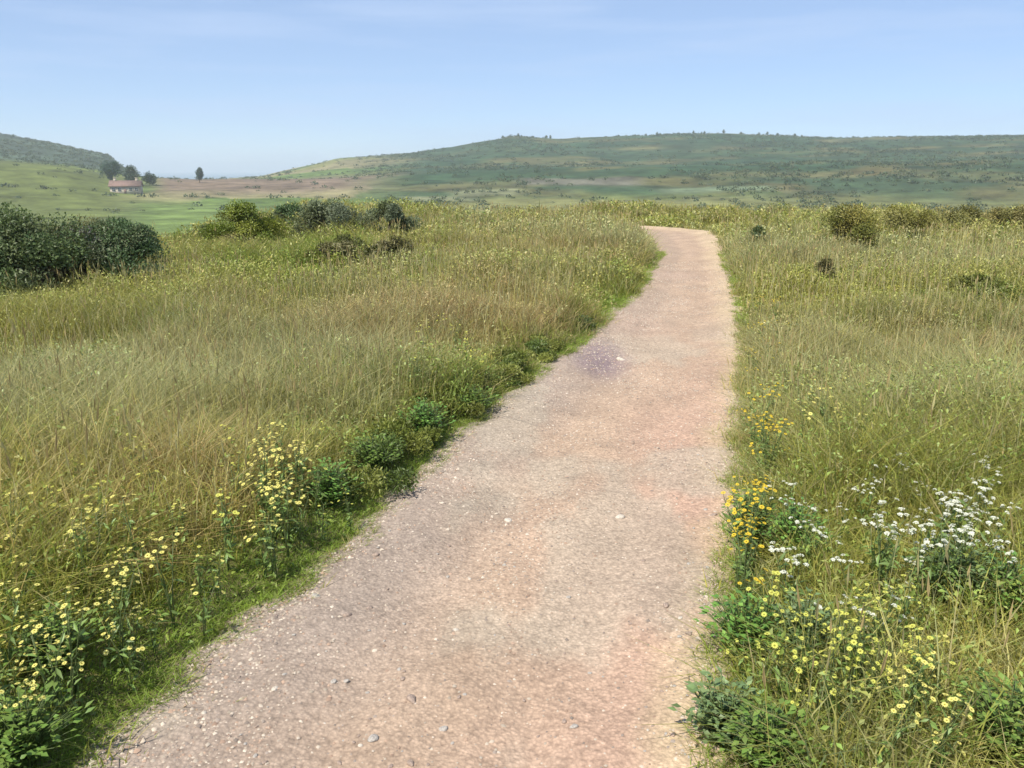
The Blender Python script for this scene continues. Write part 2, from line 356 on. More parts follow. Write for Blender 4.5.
zone(590, 230, 3, 3, 'y', .8); zone(560, 250, 2, 3, 't', .5); zone(610, 240, 1.3, 2, 'y'); zone(900, 340, 2.2, 1.6, 'y'); zone(880, 400, 1.4, .8, 'y', .8); zone(960, 290, 3, 1.2, 'o', 1.2); zone(980, 340, 1.2, 1, 't', .6)
zone(770, 330, .7, 2.5, 's', .6); zone(760, 400, .3, 1.2, 's', .7); zone(980, 470, 1, .7, 'o', 1); zone(930, 250, 5, 3, 'y', .7)
zone(990, 600, .4, .3, 'g', 1.2); zone(740, 560, .25, .8, 'g', 1.2); zone(740, 700, .3, .4, 'g', 1.3); zone(900, 700, .6, .3, 's', .5); zone(870, 640, .7, .4, 'o', .8); zone(980, 650, .3, .2, 't', .7); zone(1000, 740, .3, .2, 'g', .9)
zone(800, 300, 1, 2, 'o', .7); zone(745, 300, .5, 2, 't', .7)
KC = {'g': np.array([.20, .265, .035]), 'o': np.array([.34, .33, .07]), 's': np.array([.51, .455, .145]), 't': np.array([.46, .34, .155]), 'y': np.array([.41, .395, .19])}
def veg_col(x, y, jit=1.):
    """albedo of the sward at x,y with scatter between neighbours"""
    n = len(x); a = fbm(x * .45, y * .45, 81); b = fbm(x * 1.6, y * 1.6, 82)
    W = np.zeros((n, 5)); W[:, 0] = .34 + 1.2 * sstep(.5, .7, b) ; W[:, 1] = 1.25; W[:, 2] = .38 + .8 * sstep(.5, .68, a); W[:, 3] = .28 * sstep(.4, .65, fbm(x * .8, y * .8, 83)) * 2; W[:, 4] = .3 + 1.0 * sstep(.5, .65, fbm(x * .5, y * .5, 84))
    d = pathd(x, y); e = (1 - sstep(.12, .5, d)) * (x < PL(y)); W[:, 0] += 3 * e * (1 - sstep(9, 14, y))
    for (zx, zy, rx, ry, kd, wg) in ZN:
        q = np.exp(-((x - zx) / rx) ** 2 - ((y - zy) / ry) ** 2); W[:, 'gosty'.index(kd)] += 3.2 * wg * q
    W = W ** 1.5; W /= W.sum(1)[:, None]; cum = W.cumsum(1); u = rng.random(n)[:, None]; pick = (u > cum).sum(1).clip(0, 4)
    P = np.stack([KC[q] for q in 'gosty']); mean = W @ P
    c = (P[pick] * .65 + mean * .35) * (1 + .18 * (1 - sstep(3.5, 8, y)))[:, None]  # nearer sward gets a lighter colour to offset its self-shadowing
    c = c * (1 + jit * rng.normal(0, .16, n))[:, None]; c[:, 0] *= 1 + jit * rng.normal(0, .06, n)
    return np.clip(c, .01, .8)

def sample_wedge(n, y0, y1, k=.72, m=1.2):
    """uniform points in the wedge in front of the camera"""
    y = np.sqrt(rng.random(n * 2) * (y1 ** 2 - y0 ** 2) + y0 ** 2); x = (rng.random(n * 2) * 2 - 1) * (k * y1 + m)
    ok = np.abs(x) < k * y + m; return x[ok][:n], y[ok][:n]
def veg_h(x, y):
    d = pathd(x, y); h = .09 + .30 * sstep(.3, .75, fbm(x * .9, y * .9, 91)) + .09 * sstep(.5, .7, fbm(x * .35, y * .35, 92))
    left = x < PL(y); tw = np.interp(y, [3.5, 5.5, 12, 20], [1, .22, .22, .6]); edge = np.where(left, .10 + .9 * sstep(.2 * tw, .6 * tw, d), .35 + .65 * sstep(0, .25, d))
    crest = 1 - .55 * sstep(18, 21, y) * (1 - sstep(.3, 1.6, np.abs(d - .3))); return h * edge * (1 + .35 * sstep(12, 24, y)) * crest

def blades(x, y, h, wd, col, lean, bend=.5):
    """x,y base, height, width -> grass blade mesh arrays, rooted on the ground"""
    n = len(x); z = terrain(x, y) - .012; az = rng.random(n) * 2 * math.pi; fa = rng.random(n) * math.pi
    L = np.stack([np.cos(az), np.sin(az)], 1) * lean[:, None]; s = np.stack([np.cos(fa), np.sin(fa)], 1) * wd[:, None] * .5
    base = np.stack([x, y], 1); m = base + L * .38; tip = base + L * (1 + bend)
    V = np.empty((n, 5, 3)); V[:, 0, :2] = base - s; V[:, 1, :2] = base + s; V[:, 2, :2] = m - s * .85; V[:, 3, :2] = m + s * .85; V[:, 4, :2] = tip
    V[:, 0:2, 2] = z[:, None]; V[:, 2:4, 2] = (z + h * .58)[:, None]; V[:, 4, 2] = z + h * .97
    b = (np.arange(n) * 5)[:, None]; T = np.concatenate([b + np.array([[2, 3, 4]])]); Q = b + np.array([[0, 1, 3, 2]])
    return V.reshape(-1, 3), T, Q, np.repeat(col, 5, 0)

# tufted grass
def make_grass():
    mb = MB()
    for (y0, y1, tufts, per, wmul) in ((1.0, 5.0, 9500, 18, 1.), (5.0, 9.0, 13000, 15, 1.), (9., 16., 20000, 13, 1.), (16., 34., 40000, 9, 1.)):
        tx, ty = sample_wedge(int(tufts), y0, y1)
        d = pathd(tx, ty); ok = d > -.02 - .16 * (rng.random(len(tx)) < .25) * rng.random(len(tx)) ** 1.5
        rc_ = np.where(tx / ty < -.28, 24, 33); ok &= np.hypot(tx, ty) < rc_ + 6
        tx, ty, d = tx[ok], ty[ok], d[ok]
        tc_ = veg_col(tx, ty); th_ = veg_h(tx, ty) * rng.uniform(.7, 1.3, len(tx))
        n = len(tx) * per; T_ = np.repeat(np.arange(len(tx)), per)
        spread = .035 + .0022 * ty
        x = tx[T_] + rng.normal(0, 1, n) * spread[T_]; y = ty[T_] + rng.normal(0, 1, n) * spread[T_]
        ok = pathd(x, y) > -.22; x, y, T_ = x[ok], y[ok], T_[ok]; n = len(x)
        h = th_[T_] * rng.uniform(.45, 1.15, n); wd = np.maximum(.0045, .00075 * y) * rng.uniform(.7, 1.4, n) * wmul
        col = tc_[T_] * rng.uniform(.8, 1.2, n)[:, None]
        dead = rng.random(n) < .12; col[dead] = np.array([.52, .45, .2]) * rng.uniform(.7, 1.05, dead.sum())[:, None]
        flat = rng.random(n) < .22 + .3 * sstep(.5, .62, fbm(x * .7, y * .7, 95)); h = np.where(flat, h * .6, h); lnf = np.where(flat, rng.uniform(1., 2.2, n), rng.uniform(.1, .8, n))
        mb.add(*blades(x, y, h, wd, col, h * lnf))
    return mb.build('meadow_grass', M_GRASS)
tag(make_grass(), 'dense wild meadow grass mixed green and straw on both sides of the path', 'grass', kind='stuff')

# short turf along the path edges and a thin under-layer
def make_turf():
    mb = MB(); n0 = 150000; y = 1 + (rng.random(n0) ** 1.6) * 16; side = rng.random(n0) < .72
    off = rng.gamma(1.6, .12, n0) - .07 - .1 * (rng.random(n0) < .12) * rng.random(n0); x = np.where(side, PL(y) - off, PR(y) + off * .5 - .02)
    h = rng.uniform(.02, .065, n0); col = np.array([.28, .39, .055]) * rng.uniform(.7, 1.4, n0)[:, None]
    s = rng.random(n0) < .25; col[s] = np.array([.34, .30, .13]) * rng.uniform(.7, 1.1, s.sum())[:, None]
    mb.add(*blades(x, y, h, np.maximum(.0035, .0007 * y), col, h * .8))
    return mb.build('short_turf', M_GRASS)
tag(make_turf(), 'short bright green turf creeping onto the edges of the path', 'grass', kind='stuff')

# dry flowering grasses with seed heads
def make_seed():
    mb = MB()
    for (y0, y1, n) in ((1.6, 6, 3600), (6, 13, 9000), (13, 32, 16000)):
        x, y = sample_wedge(n, y0, y1); d = pathd(x, y)
        dens = .12 + .8 * sstep(.48, .68, fbm(x * .7, y * .7, 101))
        for (zx, zy, rx, ry, kd, wg) in ZN:
            if kd in 'tys': dens += 1.2 * wg * np.exp(-((x - zx) / rx) ** 2 - ((y - zy) / ry) ** 2)
            if kd == 'g': dens -= 1.5 * wg * np.exp(-((x - zx) / rx) ** 2 - ((y - zy) / ry) ** 2)
        left = x < PL(y)
        ok = (rng.random(len(x)) < dens) & (d > np.where(left, .35, .05)) & (np.hypot(x, y) < np.where(x / y < -.28, 24, 32)); x, y = x[ok], y[ok]; n = len(x)
        h = (.26 + .2 * rng.random(n)) * (.75 + .5 * fbm(x * .6, y * .6, 102)); z = terrain(x, y) - .01
        az = rng.random(n) * 6.283; ln = h * rng.uniform(.05, .35, n); D = np.stack([np.cos(az) * ln, np.sin(az) * ln, h], 1)
        wd = np.maximum(.0022, .0005 * y); B = np.stack([x, y, z], 1); s = np.stack([np.sin(az + 1.2), np.cos(az + 1.2), 0 * az], 1)
        c0 = np.where((rng.random(n) < .5)[:, None], KC['s'], KC['y']) * rng.uniform(.75, 1.15, n)[:, None]
        V = np.stack([B - s * wd[:, None] * .5, B + s * wd[:, None] * .5, B + D + s * wd[:, None] * .35, B + D - s * wd[:, None] * .35], 1).reshape(-1, 3)
        mb.add(V, None, (np.arange(n) * 4)[:, None] + np.array([[0, 1, 2, 3]]), np.repeat(c0, 4, 0))
        # head: two crossed spindles
        hl = h * rng.uniform(.16, .3, n); hw = np.maximum(.007, .0011 * y) * rng.uniform(.7, 1.4, n); Du = D / np.linalg.norm(D, axis=1)[:, None]
        c1 = np.where((rng.random(n) < .45)[:, None], np.array([.46, .36, .17]), np.array([.50, .45, .22])) * rng.uniform(.7, 1.15, n)[:, None]
        for q in (0, 1.57):
            s2 = np.stack([np.sin(az + q), np.cos(az + q), 0 * az], 1) * hw[:, None] * .5; t0 = B + D * .98
            V = np.stack([t0, t0 + Du * hl[:, None] * .35 + s2, t0 + Du * hl[:, None], t0 + Du * hl[:, None] * .35 - s2], 1).reshape(-1, 3)
            mb.add(V, None, (np.arange(n) * 4)[:, None] + np.array([[0, 1, 2, 3]]), np.repeat(c1, 4, 0))
    return mb.build('seed_head_grass', M_DRY)
tag(make_seed(), 'tall dry grass stems carrying tan seed heads above the meadow', 'grass', kind='stuff')

# broad leaved ground cover
def make_cover():
    mb = MB()
    for (y0, y1, n) in ((1.2, 6, 8000), (6, 13, 20000), (13, 30, 26000)):
        x, y = sample_wedge(n, y0, y1); d = pathd(x, y); dens = .15 + 1.0 * sstep(.47, .62, fbm(x * 1.1, y * 1.1, 111))
        for (zx, zy, rx, ry, kd, wg) in ZN:
            if kd == 'g': dens += 1.0 * wg * np.exp(-((x - zx) / rx) ** 2 - ((y - zy) / ry) ** 2)
        ok = (rng.random(len(x)) < dens) & (d > .06) & (np.hypot(x, y) < 30); x, y = x[ok], y[ok]
        per = 9; T_ = np.repeat(np.arange(len(x)), per); n = len(T_); hh = veg_h(x, y)[T_] * rng.uniform(.3, 1.02, n)
        P = np.stack([x[T_] + rng.normal(0, .04, n), y[T_] + rng.normal(0, .04, n), terrain(x, y)[T_] + hh], 1)
        D = rnd_unit(n, .2); N = rnd_unit(n, 1.8); L = np.maximum(.02, .0028 * P[:, 1]) * rng.uniform(.7, 1.6, n)
        c = np.array([.15, .23, .045]) * rng.uniform(.6, 1.5, len(x))[T_][:, None] * rng.uniform(.8, 1.2, n)[:, None]
        vc = veg_col(x, y)[T_]; mixw = np.clip(.35 + .5 * sstep(4, 9, y)[T_] + .3 * (rng.random(len(x))[T_] - .5), 0, 1)[:, None]; c = c * (1 - mixw) + vc * 1.1 * mixw
        mb.leaves(P, D, N, L, L * .5, c)
    return mb.build('ground_cover', M_LEAF)
tag(make_cover(), 'low broad leaved weeds growing through the meadow grass', 'ground cover', kind='stuff')

# ------------------------------------------------------------------ shrubs
def shrub(W, D, H, leaf, n, cols, bushy=26, flat=.6, base=.0, seed=0):
    """leaves gathered in clumps over an uneven shell; returns (foliage mesh, branches mesh)"""
    mb = MB(); br = MB(); k = bushy
    a = rng.random(k) * 6.283; el = rng.random(k) ** .7 * 1.45 ; rr_ = rng.uniform(.55, .92, k)
    Cx = np.cos(a) * np.cos(el) * rr_ * W / 2; Cy = np.sin(a) * np.cos(el) * rr_ * D / 2; Cz = base + np.sin(el) * rr_ * (H - base) * .88 + .06 * H
    rad = rng.uniform(.15, .30, k) * min(W, D) * .8; cid = rng.integers(0, len(cols), k); lum = rng.uniform(.75, 1.25, k)
    c_i = rng.integers(0, k, n); v = rnd_unit(n); q = rng.random(n) ** .45
    P = np.stack([Cx[c_i], Cy[c_i], Cz[c_i]], 1) + v * (q * rad[c_i])[:, None] * np.array([1, 1, flat + .15])
    P[:, 2] = np.maximum(P[:, 2], .02 + .06 * rng.random(n) * H)
    top = H * 1.02; P[:, 2] = np.where(P[:, 2] > top, top - .1 * rng.random(n) * H, P[:, 2])
    ctr = np.array([0, 0, H * .35]); o = P - ctr; o /= np.linalg.norm(o, axis=1)[:, None]
    Dd = rnd_unit(n, .35) * .8 + v * .6; N = rnd_unit(n) * .6 + o
    c = np.asarray(cols)[cid][c_i] * (lum[c_i] * rng.uniform(.75, 1.3, n))[:, None]
    mb.leaves(P, Dd, N, leaf * rng.uniform(.6, 1.4, n), leaf * .42 * rng.uniform(.7, 1.3, n), c)
    for q in range(k):
        e = np.array([Cx[q], Cy[q], Cz[q]]); m = e * np.array([.35, .35, .5]) + rng.normal(0, .04 * H, 3); m[2] = abs(m[2])
        b0 = np.array([rng.normal(0, .04 * W), rng.normal(0, .04 * D), -.06 * H])
        br.tube([b0, b0 * .6 + m * .5, m, (m + e) / 2 + rng.normal(0, .03 * H, 3), e], np.array([.022, .018, .013, .008, .003]) * H, 5)
    return mb.mesh('foliage', M_LEAF), br.mesh('branches', M_BARK, True)
def place_shrub(px, py, W, D, H, leaf, n, cols, name, label, cat='bush', group=None, bushy=26, protos=None, rot=0, sc=1., z=None):
    x, y = gp(px, py, 0.0)
    e = empty(name, (x, y, float(terrain(x, y)) - .02)); fm, bm_ = protos if protos else shrub(W, D, H, leaf, n, cols, bushy)
    link('foliage', fm, e); link('branches', bm_, e); tag(e, label, cat, group)
    e.rotation_euler[2] = rot; e.scale = (sc,) * 3
    return fm, bm_
DG = [(.065, .105, .035), (.10, .14, .045), (.14, .17, .065)]
TG = [(.08, .13, .045), (.10, .155, .06), (.16, .19, .09)]
OG = [(.17, .21, .02), (.20, .22, .03), (.13, .17, .02)]
GS = [(.14, .17, .09), (.17, .20, .11), (.12, .14, .06)]
OB = [(.13, .12, .04), (.10, .105, .03), (.16, .145, .06)]
place_shrub(30, 308, 1.9, 1.5, 1.12, .045, 26000, DG, 'gorse_bush', 'large dark green bush at the left edge of the photo, the biggest in the meadow', bushy=36)
place_shrub(-40, 290, 1.9, 1.6, 1.0, .045, 16000, DG, 'gorse_bush', 'dark green bush cut off by the left border behind the largest bush', bushy=26)
place_shrub(126, 297, 1.45, 1.2, 1.0, .04, 19000, TG, 'leafy_bush', 'bluish green bush touching the right side of the large dark bush', bushy=24)
place_shrub(82, 300, 1.4, 1.1, 1.06, .04, 12000, OB + [(.16, .16, .14)], 'leafy_bush', 'greyish bush wedged between the dark bush and the bluish green bush', bushy=22)
place_shrub(248, 252, 1.75, 1.3, .98, .05, 13000, OG, 'leafy_bush', 'yellow green rounded bush standing alone in the meadow beyond the large dark bush', bushy=22)
place_shrub(208, 245, .7, .6, .42, .045, 4000, DG, 'leafy_bush', 'small dark shrub against the left foot of the yellow green rounded bush', bushy=12)
place_shrub(290, 240, 1.1, .9, .8, .05, 7000, TG, 'leafy_bush', 'dull green shrub just right of the yellow green rounded bush', bushy=16)
place_shrub(330, 250, 1.6, 1.2, 1.02, .05, 11000, GS, 'leafy_bush', 'tall grey green shrub at the far left meadow edge, below the distant pale gap', bushy=18)
place_shrub(335, 278, 1.4, .8, .62, .045, 5000, OB, 'leafy_bush', 'low brown green shrub in front of the tall grey green shrub', bushy=14)
place_shrub(390, 280, 1.3, .7, .55, .045, 4500, OB, 'leafy_bush', 'low olive brown cushion shrub right of the low brown green one', bushy=14)
place_shrub(388, 246, 1.8, 1.1, .85, .05, 9000, GS, 'leafy_bush', 'pale greyish green shrub on the meadow crest right of the tall grey green shrub', bushy=14)
place_shrub(757, 250, .55, .5, .52, .04, 3200, DG, 'gorse_bush', 'small dark round shrub right of the path just before its far bend', bushy=10)
place_shrub(843, 257, 1.35, 1.1, 1.0, .05, 11000, [(.20, .19, .035), (.15, .155, .03), (.24, .21, .05)], 'gorse_bush', 'tall olive bush on the right skyline of the meadow, the nearest to the path', bushy=22)
place_shrub(898, 243, 2.5, 1.2, .80, .05, 9000, [(.23, .22, .045), (.27, .25, .07)], 'leafy_bush', 'wide olive bush next right after the tall olive bush', bushy=20)
place_shrub(956, 238, 2.1, 1.2, .74, .05, 8000, [(.16, .155, .04), (.22, .20, .06)], 'gorse_bush', 'dark brown green bush second from the right along the meadow crest', bushy=18)
place_shrub(1012, 240, 2.2, 1.2, .78, .05, 8000, [(.19, .18, .05), (.24, .21, .07)], 'gorse_bush', 'brown olive bush rightmost on the meadow crest at the right border', bushy=18)
place_shrub(823, 292, .4, .4, .46, .035, 2200, OB, 'leafy_bush', 'thin olive brown upright shrub standing in the meadow in front of the tall olive bush', bushy=8)
place_shrub(585, 332, .34, .30, .17, .03, 2600, DG, 'gorse_bush', 'small dark tuft shrub on the left edge of the path above the dark dip', bushy=9)
place_shrub(978, 315, 1.8, .9, .42, .04, 6000, [(.14, .17, .03), (.17, .18, .04)], 'leafy_bush', 'low bright olive mat shrub near the right border of the meadow', bushy=18)

EB = [(.09, .13, .025), (.14, .17, .03), (.20, .22, .045)]
for px, py, W_, H_, lb in ((392, 470, .55, .30, 'olive cushion shrub nearest the viewer on the left path bank'), (455, 432, .5, .26, 'olive cushion shrub second nearest on the left path bank'),
    (492, 404, .55, .28, 'olive cushion shrub in the middle of the row on the left path bank'), (528, 378, .5, .26, 'olive cushion shrub second farthest of the row on the left path bank'), (556, 355, .45, .22, 'olive cushion shrub farthest of the row on the left path bank')):
    x0, y0 = gp(px, py); x0 = float(PL(y0)) - W_ * .42; e = empty('cushion_shrub', (x0, y0, float(terrain(x0, y0)) - .02)); a, b = shrub(W_ * .8, W_ * 2.6, H_ * .6, .024, 6500, EB, 18); link('foliage', a, e); link('branches', b, e); tag(e, lb, 'bush')

# ------------------------------------------------------------------ leafy herbs along the verge
def herb(W, H, leaf, n, cols):
    mb = MB(); st = MB(); k = max(6, n // 4)
    a = rng.random(k) * 6.283; lean = rng.random(k) ** .6
    for q in range(k):
        tip = np.array([math.cos(a[q]) * lean[q] * W / 2, math.sin(a[q]) * lean[q] * W / 2, H * (1 - .5 * lean[q] ** 2) * rng.uniform(.8, 1.1)])
        mid = tip * np.array([.4, .4, .6]); b = tip * np.array([.12, .12, 0]) + np.array([0, 0, -.02]); P = np.array([b, mid * .6 + b * .4, mid, tip])
        st.tube(P, np.array([.0035, .003, .0022, .001]), 4, (.10, .14, .04))
        t = np.linspace(.25, 1, 9); pts = np.stack([np.interp(t, [0, .4, .7, 1], P[:, m]) for m in range(3)], 1); ang = np.arange(9) * 2.4 + a[q]
        D = np.stack([np.cos(ang), np.sin(ang), rng.uniform(.1, .6, 9)], 1); N = np.tile([0, 0, 1.], (9, 1)) + rng.normal(0, .25, (9, 3))
        c = np.asarray(cols)[rng.integers(0, len(cols))] * rng.uniform(.75, 1.25, 9)[:, None]
        mb.leaves(pts, D, N, leaf * .55 * rng.uniform(.6, 1.25, 9), leaf * .3 * rng.uniform(.8, 1.2, 9), c, .12)
    return mb.mesh('leaves', M_LEAF), st.mesh('stems', M_LEAF, True)
BG = [(.14, .28, .05), (.18, .32, .06), (.11, .23, .045)]
MG = [(.13, .22, .04), (.17, .25, .05)]
GG = [(.16, .24, .09), (.20, .27, .11), (.13, .19, .07)]
def place_herb(px, py, W, H, leaf, n, cols, label, name='leafy_weed'):
    x, y = gp(px, py, 0.03); e = empty(name, (x, y, float(terrain(x, y)))); a, b = herb(W, H, leaf, n, cols); link('leaves', a, e); link('stems', b, e); tag(e, label, 'weed')
HERBS = [(425, 440, .34, .24, .05, 420, BG, 'bright green leafy weed on the left verge where the path bank is darkest'),
 (330, 512, .30, .22, .045, 420, BG, 'fresh green leafy weed on the left verge right beside the pale yellow flower clump'),
 (372, 478, .34, .22, .045, 420, MG, 'mid green leafy weed on the dark bank between the two brightest left verge weeds'),
 (475, 412, .36, .20, .05, 360, MG, 'dull green weed hanging over the left path edge at the foot of the dark bank'),
 (745, 545, .26, .26, .045, 420, MG, 'green leafy weed on the right verge under the golden yellow flowers'),
 (792, 560, .28, .24, .045, 420, BG, 'light green weed on the right verge below the white flower drift'),
 (742, 650, .30, .22, .05, 460, BG, 'broad leafy green weed on the right path edge below the lime yellow flower band'),
 (722, 735, .26, .20, .05, 420, GG, 'grey green leafy weed at the very bottom of the right path edge'),
 (770, 770, .26, .20, .05, 420, MG, 'leafy green weed at the bottom border just right of the grey green weed'),
 (800, 665, .22, .24, .045, 360, GG, 'blue green upright weed below the middle of the lime yellow flower band'),
 (950, 615, .34, .26, .045, 520, GG, 'blue green leafy mound directly below the brightest white flowers'),
 (1005, 625, .30, .22, .05, 480, BG, 'vivid green leafy mound at the right border below the white flowers'),
 (1000, 770, .34, .22, .05, 480, MG, 'dark green leafy mound in the bottom right corner'),
 (25, 765, .34, .20, .05, 520, MG, 'dark green leafy weed in the bottom left corner'),
 (60, 690, .30, .2, .045, 420, MG, 'green leafy weed in front of the cream flowers at the lower left')]
for a in HERBS: place_herb(*a)

# ------------------------------------------------------------------ flowering plants
def disc_cluster(mb, C0, N0, R, size, n, c, c_mid=None):
    """many little florets on a domed head"""
    N0 = N0 / np.linalg.norm(N0); a = np.cross(N0, [.3, .9, .1]); a /= np.linalg.norm(a); b = np.cross(N0, a)
    r = R * np.sqrt((np.arange(n) + .5) / n); t = np.arange(n) * 2.39996
    P = C0 + (r * np.cos(t))[:, None] * a + (r * np.sin(t))[:, None] * b + N0 * (R * .6 * (1 - (r / R) ** 2))[:, None]
    k = 5; ph = np.arange(k) * 6.283 / k
    nn = N0 + rng.normal(0, .25, (n, 3)); nn /= np.linalg.norm(nn, axis=1)[:, None]
    A = np.cross(nn, a); A /= np.linalg.norm(A, axis=1)[:, None]; B = np.cross(nn, A)
    ring = P[:, None] + size * (np.cos(ph)[None, :, None] * A[:, None] + np.sin(ph)[None, :, None] * B[:, None]) + nn[:, None] * size * .25
    V = np.concatenate([P[:, None], ring], 1).reshape(-1, 3); q = (np.arange(n) * (k + 1))[:, None]
    T = np.concatenate([q + np.array([[0, 1 + m, 1 + (m + 1) % k]]) for m in range(k)])
    C = np.tile(np.asarray(c, float), (len(V), 1)) * rng.uniform(.9, 1.08, len(V))[:, None]
    if c_mid is not None: C[::k + 1] = c_mid
    mb.add(V, T, None, C)
def daisy(mb, C0, N0, R, c, cm, npet=11):
    N0 = N0 / np.linalg.norm(N0); a = np.cross(N0, [.3, .9, .1]); a /= np.linalg.norm(a); b = np.cross(N0, a)
    th_ = np.arange(npet) * 6.283 / npet + rng.random(); D = np.cos(th_)[:, None] * a + np.sin(th_)[:, None] * b + N0 * .15
    mb.leaves(np.tile(C0, (npet, 1)) + D * R * .2, D, np.tile(N0, (npet, 1)), R * .85, R * .42, np.tile(c, (npet, 1)), .05)
    disc_cluster(mb, C0 + N0 * R * .05, N0, R * .3, R * .09, 9, cm)
def flower_proto(kind, H, ns):
    st = MB(); lf = MB(); heads = []
    for s in range(ns):
        a = rng.random() * 6.283; ln = rng.uniform(.08, .3) * H; top = np.array([math.cos(a) * ln, math.sin(a) * ln, H * rng.uniform(.75, 1.08)])
        P = np.array([[0, 0, -.02], top * [.25, .25, .45], top * [.6, .6, .75], top]); st.tube(P, [.0028, .0024, .0018, .0012], 4, (.13, .17, .06))
        m = 10; t = rng.uniform(.1, .8, m); pts = np.stack([np.interp(t, [0, .45, .75, 1], P[:, q]) for q in range(3)], 1)
        D = rnd_unit(m, .4); lf.leaves(pts, D, rnd_unit(m, 2), rng.uniform(.025, .06, m), .012, np.array([.16, .24, .06]) * rng.uniform(.7, 1.3, m)[:, None])
        hb = MB(); sub = MB()
        if kind == 'white':
            for q in range(4):
                o = rng.normal(0, .02, 3); o[2] = abs(o[2]) * .5 + .012; c0 = top + o; hb.tube([top * .985, top + o * .5, c0], [.001, .0009, .0008], 3, (.13, .17, .06))
                disc_cluster(hb, c0, np.array([o[0] * 6, o[1] * 6, 1.]), .0085, .0032, 12, (.70, .71, .62), (.58, .58, .38))
        else:
            col, cm, R = {'gold': ((.68, .50, .04), (.5, .30, .02), .010), 'lime': ((.60, .60, .12), (.5, .46, .06), .009), 'cream': ((.76, .69, .20), (.62, .5, .06), .0095)}[kind]
            for q in range(4):
                o = rng.normal(0, .026, 3); o[2] = rng.uniform(-.015, .03); c0 = top + o; hb.tube([top * .97, top * .985 + o * .5, c0], [.0011, .001, .0009], 3, (.13, .17, .06))
                daisy(hb, c0, np.array([o[0] * 8, o[1] * 8 - .25, .9]), R * rng.uniform(.8, 1.2), col, cm)
        heads.append(hb.mesh('flower_head', M_FLOWER))
    return [('stem', st.mesh('stem', M_LEAF, True)), ('leaves', lf.mesh('leaves', M_LEAF))] + [('flower_head', h) for h in heads]
PROT = {k: [flower_proto(k, H, n) for H, n in hs] for k, hs in
        {'white': ((.30, 3), (.24, 2), (.34, 3)), 'gold': ((.34, 3), (.28, 2)), 'lime': ((.30, 3), (.25, 2)), 'cream': ((.32, 3), (.27, 2), (.36, 2))}.items()}
def drift(kind, name, px0, px1, py0, py1, n, label, group, hs=(.75, 1.1), left=None):
    c = 0; t = 0
    while c < n and t < n * 12:
        t += 1; px = rng.triangular(px0, (px0 + px1) / 2, px1); py = rng.uniform(py0, py1); x, y = gp(px, py, .25)
        if pathd(x, y) < .06: continue
        pr = PROT[kind][rng.integers(0, len(PROT[kind]))]; e = empty(name, (x, y, float(terrain(x, y)))); tag(e, label, 'wildflower', group)
        e.rotation_euler[2] = rng.random() * 6.283; s = rng.uniform(*hs); e.scale = (s, s, s)
        for nm, me in pr: link(nm, me, e)
        c += 1
drift('white', 'white_wildflower', 885, 1024, 480, 585, 20, 'white flowered plant in the dense bright drift near the right border', 'white wildflowers in the bright right hand drift', (.6, 1.15))
drift('white', 'white_wildflower', 780, 940, 440, 620, 26, 'white flowered plant in the loose scatter between the path verge and the bright white drift', 'white wildflowers scattered right of the path', (.5, 1.1))
drift('gold', 'yellow_wildflower', 716, 768, 450, 570, 22, 'golden yellow flowered plant on the right path edge', 'golden wildflowers on the right path edge', (.55, 1.1))
drift('lime', 'yellow_wildflower', 715, 960, 585, 680, 40, 'lime yellow flowered plant in the band across the lower right verge', 'lime yellow wildflowers in the lower right band', (.55, 1.1))
drift('cream', 'yellow_wildflower', 248, 312, 450, 560, 26, 'pale yellow flowered plant in the upright clump beside the left green verge', 'pale yellow wildflowers beside the left verge', (.7, 1.05))
drift('cream', 'yellow_wildflower', -60, 250, 520, 690, 56, 'cream yellow flowered plant in the meadow at the lower left', 'cream yellow wildflowers at the lower left', (.45, 1.05))
drift('lime', 'yellow_wildflower', 400, 500, 325, 385, 16, 'yellow green flowered plant left of the path in the middle distance', 'yellow green wildflowers in the middle distance on the left', (.55, 1.1))
drift('cream', 'yellow_wildflower', 770, 890, 370, 440, 16, 'pale yellow flowered plant behind the white scatter on the right', 'pale yellow wildflowers behind the white scatter', (.55, 1.1))
drift('cream', 'yellow_wildflower', 860, 1000, 655, 740, 8, 'pale flowered plant in the grass near the bottom right', 'pale wildflowers near the bottom right', (.6, .85))
drift('gold', 'yellow_wildflower', 728, 785, 290, 445, 34, 'small golden flowered plant along the far stretch of the right path edge', 'golden wildflowers along the far right edge', (.45, 1.05))
drift('lime', 'yellow_wildflower', 20, 400, 430, 560, 30, 'yellow green flowered plant deep in the left meadow behind the cream flowers', 'yellow green wildflowers deep in the left meadow', (.45, 1.05))

# ------------------------------------------------------------------ stones on the path
def stone_mesh(seed, c):
    r = np.random.default_rng(seed); import bmesh
    bm = bmesh.new(); bmesh.ops.create_icosphere(bm, subdivisions=2, radius=1)
    A = r.normal(size=(5, 3)); A /= np.linalg.norm(A, axis=1)[:, None]; dd = r.uniform(.55, .85, 5)
    for v in bm.verts:
        p = np.array(v.co)
        for q in range(5):
            e = p @ A[q] - dd[q]
            if e > 0: p = p - A[q] * e * .85
        p = p * (1, .78, .5) * (1 + .05 * r.normal()); v.co = p
    me = bpy.data.meshes.new('stone'); bm.to_mesh(me); bm.free()
    me.polygons.foreach_set('use_smooth', np.ones(len(me.polygons), bool)); me.materials.append(c); return me
SM = [noise_mat('stone_grey', (.25, .22, .19), (.46, .42, .36), 3, .85, .3), noise_mat('stone_pale', (.40, .34, .27), (.60, .53, .43), 3, .85, .3), noise_mat('stone_brown', (.2, .15, .12), (.40, .30, .23), 3, .85, .3)]
ST = [stone_mesh(q, SM[q % 3]) for q in range(9)]
